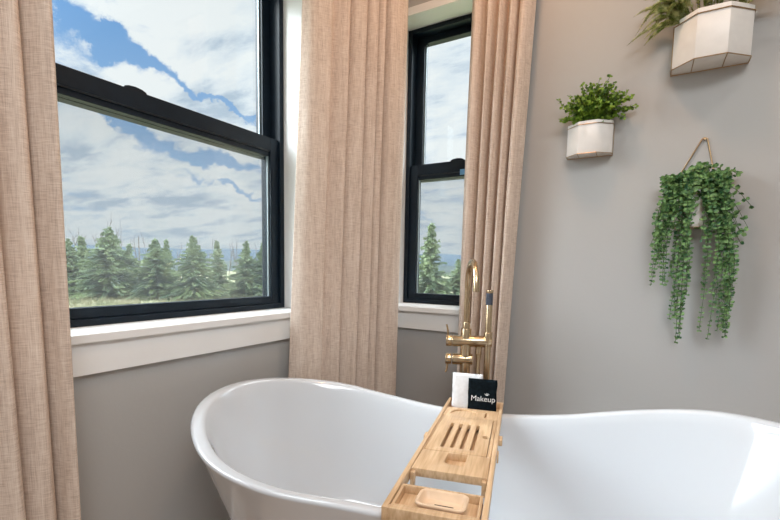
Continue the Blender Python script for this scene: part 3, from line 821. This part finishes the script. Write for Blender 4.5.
def bare(az, dist, el, label, seed, spread=.5, group=None, depth=4):
    random.seed(seed); x, y = polar(az, dist); H_ = hgt(dist, el); bm = bmesh.new()
    def br(p, d, L, r, lev):
        n = 4; pts = [p]
        for k in range(n): d = (d+rv(.13)+Vector((0, 0, .05))).normalized(); pts.append(pts[-1]+d*L/n)
        tube(bm, pts, [r*(1-.15*k) for k in range(n+1)], 3, False)
        if lev > 0:
            for k in range(random.randint(2, 4)):
                q = pts[random.randint(1, n)]; dd = (d+rv(spread)+Vector((0, 0, .25))).normalized(); br(q, dd, L*random.uniform(.45, .65), r*.55, lev-1)
    br(Vector((0, 0, 0)), Vector((0, 0, 1)), H_*.60, .05, depth)
    zt = max(v_.co.z for v_ in bm.verts); bmesh.ops.scale(bm, verts=bm.verts, vec=(1, 1, H_/zt))
    root = link('bare_tree', bm, M['bark'], loc=(x, y, gz(x, y)-.03)); tag(root, label, 'tree', group)
bare(-64.4, 33, 5.7, 'tall leafless tree rising left of the tallest spruce', 1, .5)
bare(-62.2, 34, 5.5, 'leafless tree with forked branches rising right above the tallest spruce', 4, .6)
bare(-66.3, 34, 4.4, 'leafless twiggy tree at the left curtain edge', 6, .5)
for i, az in enumerate((-60.0, -59.2, -55.9, -53.6, -52.8, -50.6, -49.6, -47.6, -60.8)):
    bare(az, 44, 3.2+.5*math.sin(i*2.3), 'thin leafless sapling between the spruces in the distance', 10+i, .3, 'distant leafless saplings between the spruces', 2)

# shrubs of tall dry grass, nobody could count the blades
random.seed(33); bm = bmesh.new()
for k in range(15000):
    az = random.choice((random.uniform(-69, -44), random.uniform(-69, -44), random.uniform(-69, -60), random.uniform(-30, -18)))
    dist = 11+22*random.random()**.8
    x, y = polar(az, dist); h = random.uniform(.10, .30)*(1.6 if az < -61 and random.random() < .25 else 1)
    if random.random() > .5+noise.noise(Vector((x*.3, y*.3, 0)))*1.2: h *= .5
    z = gz(x, y)-.02; lx, ly = random.uniform(-.08, .08), random.uniform(-.08, .08); w = .012
    q = [bm.verts.new(p) for p in ((x-w, y, z), (x+w, y+w, z), (x+lx, y+ly, z+h))]; bm.faces.new(q)
tag(link('meadow_grass', bm, M['grass']), 'dry grass blades growing across the field', 'grass', kind='stuff')

# ------------------------------------------------------------------ sky
w = D.worlds.new('sky'); bpy.context.scene.world = w; w.use_nodes = True
nt = w.node_tree; nt.nodes.clear()
tc = node(nt, 'ShaderNodeTexCoord'); sep = node(nt, 'ShaderNodeSeparateXYZ'); nt.links.new(tc.outputs['Generated'], sep.inputs[0])
def mth(op, a, b=None, c=None, clamp=False):
    n = node(nt, 'ShaderNodeMath', operation=op); n.use_clamp = clamp
    for i, q in enumerate((a, b, c)):
        if q is None: continue
        if isinstance(q, (int, float)): n.inputs[i].default_value = q
        else: nt.links.new(q, n.inputs[i])
    return n.outputs[0]
X, Y, Z = sep.outputs
az = mth('MULTIPLY', mth('ARCTAN2', X, Y), 57.29578)
el = mth('MULTIPLY', mth('ARCSINE', Z), 57.29578)
# cloud layer seen in perspective: flatten towards the horizon
den = mth('ADD', mth('MAXIMUM', Z, 0.0), .16)
cv = node(nt, 'ShaderNodeCombineXYZ'); nt.links.new(mth('DIVIDE', X, den), cv.inputs[0]); nt.links.new(mth('DIVIDE', Y, den), cv.inputs[1])
def cloud(scale, detail, rough, off, dist=0.0):
    mp = node(nt, 'ShaderNodeMapping'); mp.inputs['Location'].default_value = off; mp.inputs['Scale'].default_value = scale
    mp.inputs['Rotation'].default_value = (0, 0, R(25))
    nt.links.new(cv.outputs[0], mp.inputs['Vector'])
    n = node(nt, 'ShaderNodeTexNoise'); n.inputs['Scale'].default_value = 1; n.inputs['Detail'].default_value = detail; n.inputs['Roughness'].default_value = rough; n.inputs['Distortion'].default_value = dist
    nt.links.new(mp.outputs[0], n.inputs['Vector']); return n.outputs['Fac']
big = cloud((1.1, 1.1, 1), 10, .62, (3.1, 1.7, 0), .3)
shade = cloud((1.6, 3.0, 1), 9, .62, (8.3, 4.1, 0), .2)
edge = cloud((5, 6, 1), 10, .68, (1.3, 9.1, 0), .3)
# blue openings in the cloud deck: (azimuth, elevation, half length, half width, slope in degrees, strength)
gaps = [(-64.1, 22.7, 2.6, 1.25, -27, .50), (-59.7, 21.0, 2.6, .95, -15, .42), (-51.9, 18.0, 4.4, .40, -23, .30),
        (-64.2, 15.8, 1.9, .45, -10, .3), (-60.4, 14.3, 1.9, .6, -31, .36), (-52.0, 12.1, 5.2, .75, -6, .34), (-50, 9.3, 3.4, .35, -15, .22), (-40, 24, 4, 1.6, -20, .4), (-80, 14, 5, 1.4, -20, .4)]
wob = node(nt, 'ShaderNodeTexNoise'); wob.inputs['Scale'].default_value = 16; wob.inputs['Detail'].default_value = 8; wob.inputs['Roughness'].default_value = .6
nt.links.new(tc.outputs['Generated'], wob.inputs['Vector'])
ws = node(nt, 'ShaderNodeSeparateColor'); nt.links.new(wob.outputs['Color'], ws.inputs[0])
azw = mth('ADD', az, mth('MULTIPLY', mth('SUBTRACT', ws.outputs[0], .5), 9)); elw = mth('ADD', el, mth('MULTIPLY', mth('SUBTRACT', ws.outputs[1], .5), 4.5))
tot = None
for a0, e0, hl, hw, sl, st in gaps:
    c_, s_ = math.cos(R(sl)), math.sin(R(sl))
    da = mth('MULTIPLY', mth('SUBTRACT', azw, a0), .9); de = mth('SUBTRACT', elw, e0)
    p_ = mth('DIVIDE', mth('ADD', mth('MULTIPLY', da, c_), mth('MULTIPLY', de, s_)), hl)
    q_ = mth('DIVIDE', mth('SUBTRACT', mth('MULTIPLY', de, c_), mth('MULTIPLY', da, s_)), hw)
    g = mth('MULTIPLY', mth('EXPONENT', mth('MULTIPLY', mth('ADD', mth('MULTIPLY', p_, p_), mth('MULTIPLY', q_, q_)), -1)), st)
    tot = g if tot is None else mth('ADD', tot, g)
dens = mth('ADD', mth('MULTIPLY', big, .9), mth('MULTIPLY', edge, .42))
low = mth('MULTIPLY', mth('SUBTRACT', 14, el, clamp=False), .005)
dens = mth('SUBTRACT', dens, mth('MAXIMUM', low, 0.0))
dens = mth('SUBTRACT', mth('SUBTRACT', dens, mth('MULTIPLY', tot, 1.3)), .08)
mask = node(nt, 'ShaderNodeMapRange', interpolation_type='SMOOTHSTEP'); mask.inputs['From Min'].default_value = .34; mask.inputs['From Max'].default_value = .52
nt.links.new(dens, mask.inputs['Value'])
blue = ramp(nt, mth('DIVIDE', el, 60, clamp=True), [(0, (.52, .66, .78)), (.12, (.36, .54, .77)), (.45, (.15, .34, .66)), (1, (.09, .22, .52))])
cl = ramp(nt, shade, [(.38, (.46, .57, .69)), (.47, (.74, .81, .87)), (.55, (.85, .89, .91))])
mixc = node(nt, 'ShaderNodeMix', data_type='RGBA'); nt.links.new(mask.outputs[0], mixc.inputs['Factor']); nt.links.new(blue, mixc.inputs['A']); nt.links.new(cl, mixc.inputs['B'])
# thin haze band above the horizon
hz = node(nt, 'ShaderNodeMapRange'); hz.inputs['From Min'].default_value = .5; hz.inputs['From Max'].default_value = 7; hz.inputs['To Min'].default_value = .55; hz.inputs['To Max'].default_value = 0
nt.links.new(el, hz.inputs['Value'])
mh = node(nt, 'ShaderNodeMix', data_type='RGBA'); nt.links.new(hz.outputs[0], mh.inputs['Factor']); nt.links.new(mixc.outputs['Result'], mh.inputs['A']); mh.inputs['B'].default_value = (.62, .72, .80, 1)
# extra brightness added to the unseen overhead sky to light the room
hi = node(nt, 'ShaderNodeMapRange', interpolation_type='SMOOTHSTEP'); hi.inputs['From Min'].default_value = 32; hi.inputs['From Max'].default_value = 60; hi.inputs['To Min'].default_value = 1.0; hi.inputs['To Max'].default_value = 3.2
nt.links.new(el, hi.inputs['Value'])
bg = node(nt, 'ShaderNodeBackground'); nt.links.new(mh.outputs['Result'], bg.inputs['Color']); 
# two bright sky patches added out of view to send daylight indoors
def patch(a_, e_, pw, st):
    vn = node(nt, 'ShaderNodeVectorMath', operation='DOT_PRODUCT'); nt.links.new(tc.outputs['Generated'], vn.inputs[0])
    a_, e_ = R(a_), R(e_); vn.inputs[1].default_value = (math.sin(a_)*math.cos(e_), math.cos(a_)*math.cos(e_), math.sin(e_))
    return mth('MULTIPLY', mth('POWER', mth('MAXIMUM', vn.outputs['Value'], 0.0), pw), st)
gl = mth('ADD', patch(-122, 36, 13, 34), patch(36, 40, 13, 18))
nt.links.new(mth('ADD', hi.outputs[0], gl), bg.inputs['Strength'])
wo = node(nt, 'ShaderNodeOutputWorld'); nt.links.new(bg.outputs[0], wo.inputs['Surface'])

# ------------------------------------------------------------------ lights in the room
def area(name, loc, size, power, col, size_y=None, rot=(0, 0, 0), spread=180):
    l = D.lights.new(name, 'AREA'); l.energy = power; l.color = col; l.size = size; l.spread = R(spread)
    if size_y: l.shape = 'RECTANGLE'; l.size_y = size_y
    o = D.objects.new(name, l); C.objects.link(o); o.location = loc; o.rotation_euler = rot; return o
area('ceiling_fill', (2.1, -2.6, CH-.02), 1.3, 60, (.94, .97, 1))  # soft fill added to brighten the room, stands for no known fixture
area('ceiling_spot', (.95, -.75, CH-.02), .18, 9, (1, .60, .36))
area('ceiling_spot', (1.9, -.95, CH-.02), .18, 4, (1, .90, .80))

# ------------------------------------------------------------------ camera
yaw, pitch, roll = R(30.62), R(-5.43), R(1.04)
f = Vector((-math.sin(yaw)*math.cos(pitch), math.cos(yaw)*math.cos(pitch), math.sin(pitch)))
r = Vector((math.cos(yaw), math.sin(yaw), 0)); uu = r.cross(f)
r2 = r*math.cos(roll)+uu*math.sin(roll); u2 = -r*math.sin(roll)+uu*math.cos(roll)
cd = D.cameras.new('camera'); co = D.objects.new('camera', cd); C.objects.link(co)
co.matrix_world = Matrix(((r2.x, u2.x, -f.x, CAM.x), (r2.y, u2.y, -f.y, CAM.y), (r2.z, u2.z, -f.z, CAM.z), (0, 0, 0, 1)))
cd.sensor_width = 36; cd.sensor_fit = 'HORIZONTAL'; cd.lens = 443.6/780*36; cd.shift_y = 49.6/780
cd.clip_start = .02; cd.clip_end = 8000
sc = bpy.context.scene; sc.camera = co
vs_ = sc.view_settings; vs_.view_transform = 'Standard'; vs_.look = 'None'; vs_.exposure = .10; vs_.gamma = 1; vs_.use_curve_mapping = False
sc.cycles.use_denoising = True
sc.cycles.max_bounces = 10; sc.cycles.diffuse_bounces = 6; sc.cycles.transparent_max_bounces = 24
